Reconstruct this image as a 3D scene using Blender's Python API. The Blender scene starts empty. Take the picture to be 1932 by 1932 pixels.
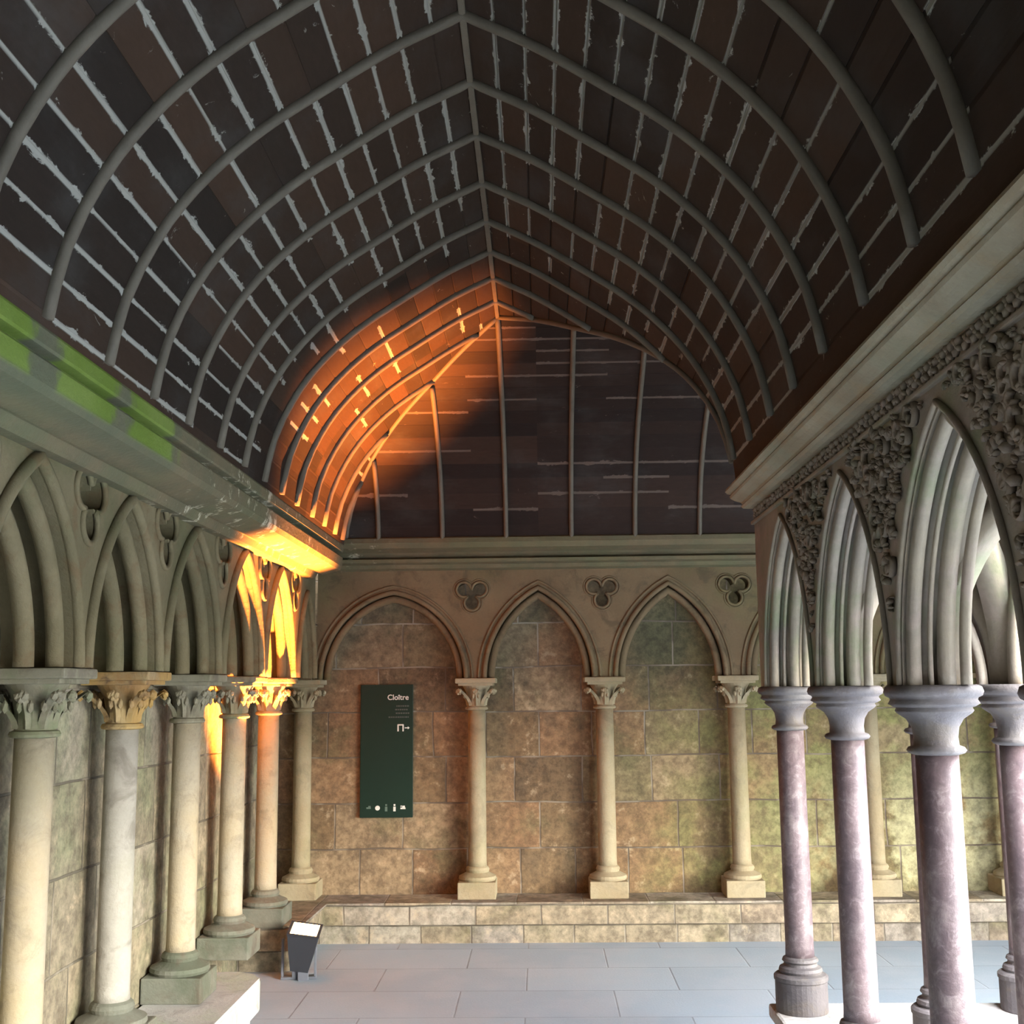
import bpy, bmesh, math, random
from math import pi, sin, cos, radians, sqrt, atan2, hypot
from mathutils import Vector, Matrix, noise
from mathutils.geometry import tessellate_polygon
random.seed(7)
SC = bpy.context.scene
COL = SC.collection

# ------------------------------------------------------------------ camera
cam_d = bpy.data.cameras.new('camera'); cam = bpy.data.objects.new('camera', cam_d); COL.objects.link(cam)
cam_d.sensor_width = 36; cam_d.lens = 2227/1932*36; cam_d.clip_start = 0.05
_r = Vector((0.99965898, 0.02397278, -0.01035559)); _u = Vector((0.01379942, -0.14827611, 0.98884972)); _f = Vector((-0.02217, 0.9886554, 0.14855636))
cam.matrix_world = Matrix(((_r.x, _u.x, -_f.x, 0), (_r.y, _u.y, -_f.y, 0), (_r.z, _u.z, -_f.z, 1.6), (0, 0, 0, 1)))
SC.camera = cam
# ------------------------------------------------------------------ light
SC.view_settings.view_transform = 'Standard'; SC.view_settings.look = 'None'
SC.view_settings.gamma = 1.0; SC.view_settings.exposure = 0.0
W = bpy.data.worlds.new('sky'); SC.world = W; W.use_nodes = True
bg = W.node_tree.nodes['Background']; bg.inputs[0].default_value = (0.95, 0.97, 1.0, 1)
# overcast sky: brighter overhead than at the horizon
_n = W.node_tree.nodes; _l = W.node_tree.links
_tc = _n.new('ShaderNodeTexCoord'); _sx = _n.new('ShaderNodeSeparateXYZ'); _mr = _n.new('ShaderNodeMapRange')
_l.new(_tc.outputs['Generated'], _sx.inputs[0]); _l.new(_sx.outputs[2], _mr.inputs[0]); _l.new(_mr.outputs[0], bg.inputs[1])
_mr.inputs[1].default_value = 0.0; _mr.inputs[2].default_value = 0.75; _mr.inputs[3].default_value = 9; _mr.inputs[4].default_value = 52
sd = bpy.data.lights.new('hazy_sun', 'SUN'); sd.energy = 15; sd.angle = radians(22); sd.color = (1.0, 0.94, 0.80)
sun = bpy.data.objects.new('hazy_sun', sd); COL.objects.link(sun)
sun.rotation_euler = Vector((-0.74, 0.58, -0.17)).to_track_quat('-Z', 'Y').to_euler()

# ------------------------------------------------------------------ helpers
def obj(name, bm, mat, parent=None, smooth=False, kind=None):
    me = bpy.data.meshes.new(name)
    bm.normal_update(); bm.to_mesh(me); bm.free()
    if smooth:
        for p in me.polygons: p.use_smooth = True
    me.materials.append(mat)
    o = bpy.data.objects.new(name, me); COL.objects.link(o)
    if parent: o.parent = parent
    if kind: o['kind'] = kind
    return o
def thing(name, label, cat, loc=(0, 0, 0), group=None):
    o = bpy.data.objects.new(name, None); COL.objects.link(o); o.location = loc; o.empty_display_size = .1
    o['label'] = label; o['category'] = cat
    if group: o['group'] = group
    return o
def dup(root, loc, label, rotz=0, group=None):
    r = root.copy(); COL.objects.link(r); r.location = loc; r.rotation_euler = (0, 0, rotz); r['label'] = label
    if group: r['group'] = group
    for ch in list(root.children):
        c = ch.copy(); COL.objects.link(c); c.parent = r
        for g in ch.children:
            d = g.copy(); COL.objects.link(d); d.parent = c
    return r
def box(bm, c, s, bev=0.0, M=None):
    ret = bmesh.ops.create_cube(bm, size=1.0); vs = ret['verts']
    for v in vs: v.co = Vector((v.co.x*s[0]+c[0], v.co.y*s[1]+c[1], v.co.z*s[2]+c[2]))
    if bev:
        es = list({e for v in vs for e in v.link_edges})
        r2 = bmesh.ops.bevel(bm, geom=es, offset=bev, segments=2, affect='EDGES', profile=0.6)
        vs = list({v for f in r2['faces'] for v in f.verts} | set(v for v in vs if v.is_valid))
    if M:
        for v in vs:
            if v.is_valid: v.co = M @ v.co
    return vs
def lathe(bm, prof, n=28, c=(0, 0), cap=True):
    rings = []
    for r, z in prof:
        rings.append([bm.verts.new((c[0]+r*cos(2*pi*i/n), c[1]+r*sin(2*pi*i/n), z)) for i in range(n)])
    for a, b in zip(rings, rings[1:]):
        for i in range(n): bm.faces.new((a[i], a[(i+1) % n], b[(i+1) % n], b[i]))
    if cap:
        bm.faces.new(rings[0][::-1]); bm.faces.new(rings[-1])
def polysphere(bm, c, s, M=None, sub=1):
    r = bmesh.ops.create_icosphere(bm, subdivisions=sub, radius=1.0)
    for v in r['verts']:
        p = Vector((v.co.x*s[0], v.co.y*s[1], v.co.z*s[2]))
        if M: p = M @ p
        v.co = p + Vector(c)
# sweep a closed 2D profile [(a,b)] along points with frames (A,B vectors)
def sweep(bm, pts, fa, fb, prof, closed=False, caps=True):
    rings = []
    for p, A, B in zip(pts, fa, fb):
        rings.append([bm.verts.new(Vector(p)+A*a+B*b) for a, b in prof])
    n = len(prof); m = len(rings)
    for k in range(m if closed else m-1):
        R0, R1 = rings[k], rings[(k+1) % m]
        for i in range(n):
            try: bm.faces.new((R0[i], R0[(i+1) % n], R1[(i+1) % n], R1[i]))
            except ValueError: pass
    if caps and not closed:
        bm.faces.new(rings[0][::-1]); bm.faces.new(rings[-1])
def circ(r, n=8, a0=0, c=(0, 0), sx=1, sy=1):
    return [(c[0]+r*sx*cos(a0+2*pi*i/n), c[1]+r*sy*sin(a0+2*pi*i/n)) for i in range(n)]
def recalc(bm):
    bmesh.ops.recalc_face_normals(bm, faces=bm.faces[:])

# ------------------------------------------------------------------ materials
def nm(name):
    m = bpy.data.materials.new(name); m.use_nodes = True
    nt = m.node_tree; b = nt.nodes['Principled BSDF']
    b.inputs['Roughness'].default_value = .85; b.inputs['Specular IOR Level'].default_value = .3
    return m, nt, b
class G:
    def __init__(s, nt): s.nt = nt; s.N = nt.nodes; s.L = nt.links
    def node(s, t, **k):
        n = s.N.new(t)
        for a, v in k.items(): setattr(n, a, v)
        return n
    def put(s, sock, v):
        if hasattr(v, 'links'): s.L.new(v, sock)
        elif isinstance(v, (tuple, list)) and len(v) == 3 and sock.type == 'RGBA': sock.default_value = (*v, 1)
        else: sock.default_value = v
    def math(s, op, a, b=0.0, c=None, clamp=False):
        n = s.node('ShaderNodeMath', operation=op, use_clamp=clamp); s.put(n.inputs[0], a); s.put(n.inputs[1], b)
        if c is not None: s.put(n.inputs[2], c)
        return n.outputs[0]
    def mix(s, f, a, b, mode='MIX'):
        n = s.node('ShaderNodeMix', data_type='RGBA', blend_type=mode); s.put(n.inputs[0], f); s.put(n.inputs[6], a); s.put(n.inputs[7], b)
        return n.outputs[2]
    def noise(s, vec, scale, detail=4, rough=.55, dist=0.0):
        n = s.node('ShaderNodeTexNoise'); s.L.new(vec, n.inputs['Vector']); n.inputs['Scale'].default_value = scale
        n.inputs['Detail'].default_value = detail; n.inputs['Roughness'].default_value = rough; n.inputs['Distortion'].default_value = dist
        return n.outputs['Fac']
    def ss(s, v, a, b, c=0.0, d=1.0):
        n = s.node('ShaderNodeMapRange', interpolation_type='SMOOTHSTEP'); s.put(n.inputs[0], v)
        for i, x in enumerate((a, b, c, d)): n.inputs[i+1].default_value = x
        return n.outputs[0]
    def pos(s): return s.node('ShaderNodeNewGeometry').outputs['Position']
    def obj(s): return s.node('ShaderNodeTexCoord').outputs['Object']
    def sep(s, v):
        n = s.node('ShaderNodeSeparateXYZ'); s.L.new(v, n.inputs[0]); return n.outputs
    def comb(s, x, y, z=0.0):
        n = s.node('ShaderNodeCombineXYZ')
        for i, v in enumerate((x, y, z)): s.put(n.inputs[i], v)
        return n.outputs[0]
    def bump(s, h, dist=.004, strength=.6):
        n = s.node('ShaderNodeBump'); s.L.new(h, n.inputs['Height']); n.inputs['Distance'].default_value = dist; n.inputs['Strength'].default_value = strength
        return n.outputs[0]

def stone(name, c1, c2, moss=(.16, .19, .08), moss_amt=.35, moss_scale=1.6, dark=(.10, .08, .06), dark_amt=.35, bump=.004, coord='pos', speck=0.0, rough=.88, grain=60):
    m, nt, b = nm(name); g = G(nt); P = g.pos() if coord == 'pos' else g.obj()
    n1 = g.noise(P, 3.2, 5); n2 = g.noise(P, moss_scale, 6, .62); n3 = g.noise(P, grain, 3, .7); n4 = g.noise(P, 7, 6, .65, .6)
    c = g.mix(g.ss(n1, .35, .68), c1, c2)
    c = g.mix(g.math('MULTIPLY', g.ss(n2, .50, .66), moss_amt), c, moss)
    c = g.mix(g.math('MULTIPLY', g.ss(n4, .50, .68), min(1, dark_amt*1.5)), c, dark)
    c = g.mix(.35, c, g.mix(n3, (.35, .35, .35), (1, 1, 1)), 'MULTIPLY')
    if name == 'purple_granite':
        nn = g.noise(P, 26, 6, .75, 1.0); c = g.mix(g.ss(nn, .50, .68, 0, .38), c, (.26, .22, .225)); c = g.mix(g.ss(nn, .50, .36, 0, .5), c, (.055, .038, .044))
    if speck:
        v = g.node('ShaderNodeTexVoronoi'); g.L.new(P, v.inputs['Vector']); v.inputs['Scale'].default_value = 95
        c = g.mix(g.math('MULTIPLY', g.ss(v.outputs['Distance'], .32, .12), speck), c, (.62, .56, .58))
    g.L.new(c, b.inputs['Base Color']); b.inputs['Roughness'].default_value = rough
    h = g.math('ADD', g.math('MULTIPLY', n4, .8), g.math('MULTIPLY', n3, .35))
    g.L.new(g.bump(h, bump*2, .8), b.inputs['Normal'])
    return m

def ashlar(name, axis, cols, mortar, row=.30, width=.46, off=0.0, zoff=.27, moss_fn=None):
    """large dressed stone blocks; axis 0 = wall runs in x, 1 = in y"""
    m, nt, b = nm(name); g = G(nt); P = g.pos(); x, y, z = g.sep(P)
    s = x if axis == 0 else y
    wob = g.noise(P, 2.3, 3)
    br = g.node('ShaderNodeTexBrick', offset=.37, offset_frequency=2, squash=.78, squash_frequency=3)
    vec = g.comb(g.math('ADD', g.math('ADD', s, off), g.math('MULTIPLY', wob, .03)), g.math('ADD', g.math('SUBTRACT', z, zoff), g.math('MULTIPLY', g.noise(P, 1.7, 2), .035)))
    g.L.new(vec, br.inputs['Vector'])
    br.inputs['Scale'].default_value = 1.0; br.inputs['Brick Width'].default_value = width; br.inputs['Row Height'].default_value = row
    br.inputs['Mortar Size'].default_value = .0065; br.inputs['Mortar Smooth'].default_value = .5; br.inputs['Bias'].default_value = 0.0
    br.inputs['Color1'].default_value = (0, 0, 0, 1); br.inputs['Color2'].default_value = (1, 1, 1, 1); br.inputs['Mortar'].default_value = (.5, .5, .5, 1)
    v = g.math('ADD', br.outputs['Color'], 0.0)
    ramp = g.node('ShaderNodeValToRGB'); ramp.color_ramp.interpolation = 'CONSTANT'
    els = ramp.color_ramp.elements
    while len(els) < len(cols): els.new(.5)
    for i, cc in enumerate(cols): els[i].position = i/len(cols); els[i].color = (*cc, 1)
    g.L.new(v, ramp.inputs[0])
    n1 = g.noise(P, 4.5, 6, .6); n2 = g.noise(P, 1.4, 5, .6); n3 = g.noise(P, 55, 3, .7)
    c = ramp.outputs[0]
    c = g.mix(g.ss(n1, .48, .70, 0, .6), c, (.085, .066, .045))
    c = g.mix(g.ss(g.noise(P, 8, 6, .7), .56, .70, 0, .55), c, (.38, .31, .22))
    c = g.mix(g.ss(g.noise(P, 2.6, 5, .6), .54, .68, 0, .55), c, (.12, .115, .06))
    if moss_fn: c = moss_fn(g, c, x, y, z, n2, n1)
    n5 = g.noise(P, 16, 6, .75)
    c = g.mix(.75, c, g.mix(g.ss(n5, .3, .68), (.35, .33, .30), (1.15, 1.12, 1.05)), 'MULTIPLY')
    c = g.mix(.35, c, g.mix(n3, (.4, .4, .4), (1, 1, 1)), 'MULTIPLY')
    patchy = g.ss(g.noise(P, 5.5, 2), .45, .6)
    c = g.mix(br.outputs['Fac'], c, g.mix(g.math('MULTIPLY', patchy, .5), mortar, (.29, .25, .195)))
    g.L.new(c, b.inputs['Base Color'])
    h = g.math('ADD', g.math('MULTIPLY', br.outputs['Fac'], -1.0), g.math('MULTIPLY', g.math('ADD', n1, n3), .5))
    g.L.new(g.bump(h, .006, .7), b.inputs['Normal'])
    return m

def end_moss_light(g, c, x, y, z, n2, n1):
    # algae spreads over the right-hand, wetter end of the wall
    w = g.ss(g.math('ADD', x, g.math('MULTIPLY', n2, 1.6)), .9, 2.6)
    w = g.math('MULTIPLY', w, g.ss(n1, .38, .60, .25, .85))
    c = g.mix(w, c, (.20, .205, .075))
    lo = g.math('MULTIPLY', g.math('MULTIPLY', g.ss(x, 1.2, 2.6), g.ss(z, 1.35, .6)), g.ss(n1, .40, .55))  # paler low on the right: garden light painted into the wall colour
    c = g.mix(g.math('MULTIPLY', lo, .8), c, (.46, .43, .27))
    # dark algae patch high in the bay under the third arch; wall browner and darker towards the bay heads
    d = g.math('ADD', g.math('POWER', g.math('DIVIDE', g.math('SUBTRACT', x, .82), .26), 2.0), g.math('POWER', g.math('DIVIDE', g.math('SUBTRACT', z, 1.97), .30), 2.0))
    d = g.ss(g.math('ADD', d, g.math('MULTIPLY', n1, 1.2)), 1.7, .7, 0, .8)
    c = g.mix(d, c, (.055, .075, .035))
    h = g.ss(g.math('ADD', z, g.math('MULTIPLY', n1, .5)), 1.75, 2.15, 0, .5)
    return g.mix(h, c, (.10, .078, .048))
M_end = ashlar('ashlar_end', 0, [(.225, .140, .078), (.185, .128, .072), (.265, .172, .098), (.205, .160, .092), (.145, .10, .058), (.27, .20, .125)], (.10, .078, .058), moss_fn=end_moss_light)
def left_moss(g, c, x, y, z, n2, n1):
    w = g.math('MULTIPLY', g.ss(n2, .42, .6), .55)
    return g.mix(w, c, (.22, .25, .15))
M_left = ashlar('ashlar_left', 1, [(.25, .215, .155), (.225, .195, .145), (.27, .23, .165), (.215, .19, .14), (.28, .25, .20)], (.09, .08, .06), row=.34, width=.42, off=.2, moss_fn=left_moss)
M_arc_end = stone('arcade_stone_end', (.135, .095, .052), (.17, .122, .068), (.105, .105, .042), .5, 1.3, dark=(.05, .038, .022), dark_amt=.35)
M_arc_left = stone('arcade_stone_left', (.135, .112, .060), (.185, .150, .085), (.085, .092, .040), .55, 1.8, dark=(.13, .078, .035), dark_amt=.4)
M_col_end = stone('column_stone_end', (.31, .265, .175), (.27, .215, .13), (.20, .19, .095), .35, 2.2, dark_amt=.2, coord='pos')
M_col_left = stone('column_stone_left', (.36, .29, .185), (.33, .29, .22), (.24, .23, .14), .3, 1.9, dark_amt=.25, coord='pos')
M_shaft_ochre = stone('ochre_shaft_stone', (.33, .265, .11), (.27, .22, .12), (.26, .26, .13), .4, 2.5, dark_amt=.3)
M_shaft_pale = stone('pale_shaft_stone', (.33, .31, .27), (.27, .255, .22), (.24, .23, .17), .4, 2.5, dark_amt=.3)
M_cap_left = stone('capital_stone_left', (.22, .205, .15), (.20, .18, .12), (.12, .155, .08), .6, 3.2, dark_amt=.4)
M_cap_ochre = stone('capital_stone_ochre', (.38, .25, .08), (.26, .15, .06), (.34, .30, .20), .4, 5, dark=(.08, .05, .03), dark_amt=.6)
M_base_left = stone('base_stone_left', (.12, .125, .10), (.17, .16, .125), (.065, .08, .05), .6, 3, dark_amt=.5)
M_marble = stone('purple_granite', (.135, .098, .103), (.085, .062, .068), (.21, .175, .172), .5, 9, dark=(.07, .05, .058), dark_amt=.5, speck=0.0, rough=.5, grain=130, bump=.0015)
M_cap_right = stone('capital_stone_right', (.105, .092, .094), (.068, .06, .064), (.16, .15, .14), .4, 6, dark_amt=.4, rough=.65)
M_arc_right = stone('arcade_stone_right', (.17, .142, .112), (.24, .20, .145), (.125, .15, .075), .6, 3.4, dark=(.26, .20, .17), dark_amt=.4, bump=.002)
M_carve = stone('carved_foliage_stone', (.22, .172, .13), (.19, .155, .118), (.12, .135, .08), .4, 5, dark=(.20, .14, .11), dark_amt=.35, bump=.004, grain=40)
M_corn_right = stone('cornice_stone_right', (.31, .28, .205), (.25, .205, .14), (.22, .24, .17), .4, 2, dark=(.30, .22, .12), dark_amt=.3)
M_bench = ashlar('bench_stone', 0, [(.28, .235, .17), (.30, .255, .185), (.27, .24, .21), (.235, .19, .145), (.34, .31, .26)], (.13, .11, .085), row=.1315, width=.42, zoff=0.0)
M_benchl = stone('bench_stone_left', (.44, .43, .42), (.38, .38, .37), (.36, .42, .30), .6, 2.2, dark=(.2, .2, .19), dark_amt=.3)
M_lowwall = stone('low_wall_stone', (.46, .45, .42), (.38, .36, .35), (.33, .36, .27), .4, 3)

# cornice of the left and end wall: green algae on the near stretch
def cornice_mat():
    m, nt, b = nm('mossy_cornice'); g = G(nt); P = g.pos(); x, y, z = g.sep(P)
    n1 = g.noise(P, 5, 6, .6); n2 = g.noise(P, 2.1, 4); n3 = g.noise(P, 50, 3, .7)
    c = g.mix(g.ss(n1, .38, .62), (.145, .115, .066), (.11, .10, .058))
    c = g.mix(g.ss(n2, .45, .62, 0, .35), c, (.11, .125, .06))
    yy = g.math('DIVIDE', g.math('SUBTRACT', y, 2.948), .552)
    fr = g.math('ABSOLUTE', g.math('SUBTRACT', g.math('FRACT', yy), .5))      # 0 mid-block, .5 at joint
    block = g.ss(g.math('ADD', fr, g.math('MULTIPLY', g.math('SUBTRACT', n1, .5), .6)), .43, .33)
    along = g.math('MULTIPLY', g.ss(y, 4.12, 4.0), g.ss(x, -1.37, -1.31))
    zz = g.ss(z, 2.385, 2.405)
    al = g.math('MULTIPLY', g.math('MULTIPLY', block, along), zz)
    c = g.mix(g.math('MULTIPLY', along, .55), c, (.075, .09, .055))
    green = g.mix(g.ss(n2, .35, .65), (.105, .160, .018), (.16, .215, .045))
    c = g.mix(g.math('MULTIPLY', al, .95), c, green)
    pale = g.math('MULTIPLY', g.ss(g.noise(P, 9, 6, .7), .56, .64), g.math('MULTIPLY', g.ss(y, 4.2, 4.6), g.ss(x, -.9, -1.2)))
    c = g.mix(g.math('MULTIPLY', pale, .8), c, (.52, .48, .36))
    c = g.mix(.35, c, g.mix(n3, (.4, .4, .4), (1, 1, 1)), 'MULTIPLY')
    g.L.new(c, b.inputs['Base Color'])
    g.L.new(g.bump(g.math('ADD', n1, n3), .005), b.inputs['Normal'])
    return m
M_corn = cornice_mat()

def boards_mat(name, base1, base2, streak, amt):
    m, nt, b = nm(name); g = G(nt)
    uv = g.node('ShaderNodeUVMap'); uv.uv_map = 'UVMap'; u, v, _ = g.sep(uv.outputs[0])
    PW = .105
    P2 = g.comb(g.math('MULTIPLY', u, 1.0), g.math('MULTIPLY', v, .22))      # long grain
    uu = g.math('DIVIDE', u, PW); cell = g.math('ROUND', uu, 0.0); d = g.math('ABSOLUTE', g.math('SUBTRACT', uu, cell))
    bid = g.math('FLOOR', uu); bay = g.math('FLOOR', g.math('DIVIDE', v, .42))
    wn = g.node('ShaderNodeTexWhiteNoise', noise_dimensions='2D'); g.L.new(g.comb(bid, g.math('FLOOR', g.math('DIVIDE', v, 1.26))), wn.inputs['Vector'])
    wj = g.node('ShaderNodeTexWhiteNoise', noise_dimensions='2D'); g.L.new(g.comb(cell, g.math('ADD', bay, 31.0)), wj.inputs['Vector'])
    grain = g.noise(P2, 60, 5, .6); blot = g.noise(g.comb(u, g.math('MULTIPLY', v, .6)), 3.2, 5, .6)
    edge = g.noise(g.comb(u, g.math('MULTIPLY', v, .45)), 22, 5, .7, .5)
    c = g.mix(wn.outputs['Value'], base1, base2)
    c = g.mix(g.ss(blot, .48, .74, 0, .5), c, (.052, .050, .046))
    c = g.mix(.5, c, g.mix(grain, (.35, .35, .35), (1.15, 1.12, 1.1)), 'MULTIPLY')
    # whitish weathering along the board edges, broken bay by bay
    keep = g.math('GREATER_THAN', wj.outputs['Value'], g.math('ADD', 1-amt, g.ss(v, 4.7, 5.3, 0, amt*.88)))
    wid = g.math('ADD', g.math('MULTIPLY', g.ss(edge, .50, .76), .15), g.math('ADD', .055, g.math('MULTIPLY', wj.outputs['Value'], .05)))
    vv = g.math('MULTIPLY', g.math('ADD', wj.outputs['Value'], .15), 1.0)
    line = g.math('MULTIPLY', g.ss(g.math('SUBTRACT', wid, d), .0, .05), keep)
    bl = g.math('MULTIPLY', g.ss(g.noise(g.comb(u, g.math('MULTIPLY', v, .5), 7.0), 16, 6, .7, 1.2), .665, .71), .6)
    st = g.math('MAXIMUM', g.math('MULTIPLY', line, .85), bl)
    c = g.mix(st, c, streak)
    g.L.new(c, b.inputs['Base Color']); b.inputs['Roughness'].default_value = .75; b.inputs['Specular IOR Level'].default_value = .12
    h = g.math('ADD', g.math('MULTIPLY', g.ss(d, .0, .06), 1.0), g.math('ADD', g.math('MULTIPLY', grain, .35), g.math('MULTIPLY', st, .5)))
    g.L.new(g.bump(h, .005), b.inputs['Normal'])
    return m
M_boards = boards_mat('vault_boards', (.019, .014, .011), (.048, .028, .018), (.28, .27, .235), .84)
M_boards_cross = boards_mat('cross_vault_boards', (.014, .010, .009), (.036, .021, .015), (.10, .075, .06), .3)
def rib_mat():
    m, nt, b = nm('rib_wood'); g = G(nt); P = g.pos(); n = g.noise(P, 9, 5, .6)
    g.L.new(g.mix(n, (.060, .049, .036), (.135, .115, .085)), b.inputs['Base Color']); b.inputs['Roughness'].default_value = .7
    g.L.new(g.bump(g.noise(P, 70, 3), .002), b.inputs['Normal']); return m
M_rib = rib_mat()
def floor_mat():
    m, nt, b = nm('paving'); g = G(nt); P = g.pos(); x, y, z = g.sep(P)
    br = g.node('ShaderNodeTexBrick', offset=.43, offset_frequency=2)
    g.L.new(g.comb(g.math('ADD', x, .1), g.math('ADD', y, .12)), br.inputs['Vector'])
    br.inputs['Scale'].default_value = 1; br.inputs['Brick Width'].default_value = .82; br.inputs['Row Height'].default_value = .52; br.inputs['Mortar Size'].default_value = .006
    br.inputs['Mortar Smooth'].default_value = .6
    br.inputs['Color1'].default_value = (.30, .375, .46, 1); br.inputs['Color2'].default_value = (.345, .43, .52, 1); br.inputs['Mortar'].default_value = (.22, .26, .31, 1)
    n1 = g.noise(P, 2.2, 6, .6); n3 = g.noise(P, 80, 3, .7)
    c = g.mix(g.ss(n1, .4, .65, 0, .5), br.outputs['Color'], (.40, .45, .52))
    c = g.mix(.3, c, g.mix(n3, (.5, .5, .5), (1, 1, 1)), 'MULTIPLY')
    g.L.new(c, b.inputs['Base Color']); b.inputs['Roughness'].default_value = .55
    g.L.new(g.bump(g.math('ADD', g.math('MULTIPLY', br.outputs['Fac'], -1.0), n3), .002), b.inputs['Normal']); return m
M_floor = floor_mat()
def flat(name, c, rough=.6, metal=0.0, em=None, es=0.0, noise_amt=.15):
    m, nt, b = nm(name); g = G(nt); n = g.noise(g.obj(), 25, 3)
    g.L.new(g.mix(g.math('MULTIPLY', n, noise_amt*2), c, tuple(x*.55 for x in c)), b.inputs['Base Color'])
    b.inputs['Specular IOR Level'].default_value = .2; b.inputs['Roughness'].default_value = rough; b.inputs['Metallic'].default_value = metal
    if em: b.inputs['Emission Color'].default_value = (*em, 1); b.inputs['Emission Strength'].default_value = es
    return m
M_green = flat('sign_green', (.007, .022, .015), .5)
M_white = flat('sign_white', (.62, .62, .58), .6)
M_grey = flat('sign_grey', (.075, .085, .08), .6)
M_icon_dim = flat('sign_dim_green', (.10, .15, .125), .6)
M_black = flat('lamp_black', (.035, .037, .045), .5)
M_steel = flat('lamp_grey', (.16, .17, .20), .45, .3)
M_glow = flat('lamp_glass', (1, .85, .6), .3, em=(1.0, .62, .22), es=22)
M_lawn = flat('garden_gravel', (.33, .32, .27), .9)
M_hole = stone('shadowed_stone', (.24, .20, .13), (.20, .18, .12), moss_amt=.5)

# ------------------------------------------------------------------ plan
RX = -.21; HW = 1.05; YC = 6.30; HT = 1.30; ZC = 2.555; RISE = 1.09
XE = 8.2; Y0 = -3.0
prof_pts = [(0, 1.0), (.21, .905), (.42, .785), (.6, .675), (.74, .565), (.86, .44), (.95, .305), (1.015, .16), (1.05, 0)]  # u, height/RISE
def prof(u):
    for (a, ha), (b, hb) in zip(prof_pts, prof_pts[1:]):
        if u <= b+1e-9: break
    # monotone-ish catmull
    i = prof_pts.index((a, ha)); P = [prof_pts[max(i-1, 0)] if i else (-.1, 1.03), (a, ha), (b, hb), prof_pts[min(i+2, len(prof_pts)-1)]]
    t = (u-a)/(b-a)
    m0 = (P[2][1]-P[0][1])/(P[2][0]-P[0][0])*(b-a); m1 = (P[3][1]-P[1][1])/(P[3][0]-P[1][0])*(b-a) if P[3] != P[2] else (P[2][1]-P[1][1])*1.25
    if i == 0: m0 = (hb-ha)*1.05
    t2 = t*t; t3 = t2*t
    return (2*t3-3*t2+1)*ha+(t3-2*t2+t)*m0+(-2*t3+3*t2)*hb+(t3-t2)*m1
_fine = [(HW*i/600, ZC+RISE*prof(HW*i/600)) for i in range(601)]
_fine += [(HW+.004, ZC-.05), (HW+.006, ZC-.14)]
def arclist(scale, ext=False):
    s = 0; out = [(0, *_fine[0])]; F = _fine if ext else _fine[:-2]+[(HW+.003, ZC-.02)]
    for (u0, z0), (u1, z1) in zip(F, F[1:]):
        s += hypot((u1-u0)*scale, z1-z0); out.append((s, u1, z1))
    return out
def at_s(L, s):
    for a, b in zip(L, L[1:]):
        if b[0] >= s: t = (s-a[0])/(b[0]-a[0]+1e-12); return a[1]+t*(b[1]-a[1]), a[2]+t*(b[2]-a[2])
    return L[-1][1], L[-1][2]
def board_samples(scale, pw=.105, ext=False):
    L = arclist(scale, ext); T = L[-1][0]; ss = [0.0]; k = 1
    while k*pw < T:
        ss += [k*pw-.035, k*pw-.005, k*pw, k*pw+.005]; k += 1
    ss.append(T)
    out = []
    for s in ss:
        u, z = at_s(L, max(0, s)); j = abs(s/pw-round(s/pw)) < .01 and s > 0
        out.append((s, u, z+(.006 if j else 0), ))
    return out
def ceiling_strip(bm, uvl, scale, f0, f1, vmap, ext=False):
    """f0/f1(u) give both ends of each board"""
    S = board_samples(scale, ext=ext); rows = []
    for s, u, z in S: rows.append((bm.verts.new((*f0(u), z)), bm.verts.new((*f1(u), z)), s))
    for a, b in zip(rows, rows[1:]):
        f = bm.faces.new((a[0], a[1], b[1], b[0]))
        for l, s in zip(f.loops, (a[2], a[2], b[2], b[2])): l[uvl].uv = (s+vmap[1], vmap[0](l.vert.co))
bm = bmesh.new(); uvl = bm.loops.layers.uv.new('UVMap')
K = HT/HW
ceiling_strip(bm, uvl, 1, lambda u: (RX-u, Y0), lambda u: (RX-u, YC+K*u), (lambda c: c.y, 0))
ceiling_strip(bm, uvl, 1, lambda u: (RX+u, Y0), lambda u: (RX+u, YC-K*u), (lambda c: c.y, 10.5), True)
ceiling = obj('ceiling', bm, M_boards, kind='structure')
bm = bmesh.new(); uvl = bm.loops.layers.uv.new('UVMap')
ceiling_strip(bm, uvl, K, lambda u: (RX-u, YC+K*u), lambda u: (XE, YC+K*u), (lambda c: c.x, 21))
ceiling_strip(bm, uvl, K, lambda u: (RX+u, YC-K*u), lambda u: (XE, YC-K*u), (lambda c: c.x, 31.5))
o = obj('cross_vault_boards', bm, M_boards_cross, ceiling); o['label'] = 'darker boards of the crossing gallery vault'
# outer roof shell that keeps daylight out of the board joints
bm = bmesh.new()
def shell(f0, f1):
    rows = []
    for i in range(0, len(_fine), 25):
        u, z = _fine[i]; rows.append((bm.verts.new((*f0(u), z+.05)), bm.verts.new((*f1(u), z+.05))))
    for a, b in zip(rows, rows[1:]): bm.faces.new((a[0], a[1], b[1], b[0]))
shell(lambda u: (RX-u*1.06, Y0), lambda u: (RX-u*1.06, YC+K*u*1.06)); shell(lambda u: (RX+u*1.06, Y0), lambda u: (RX+u*1.06, YC-K*u*1.06))
shell(lambda u: (RX-u*1.06, YC+K*u*1.06), lambda u: (XE, YC+K*u*1.06)); shell(lambda u: (RX+u*1.06, YC-K*u*1.06), lambda u: (XE, YC-K*u*1.06))
obj('roof_shell', bm, M_rib, ceiling)

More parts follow.
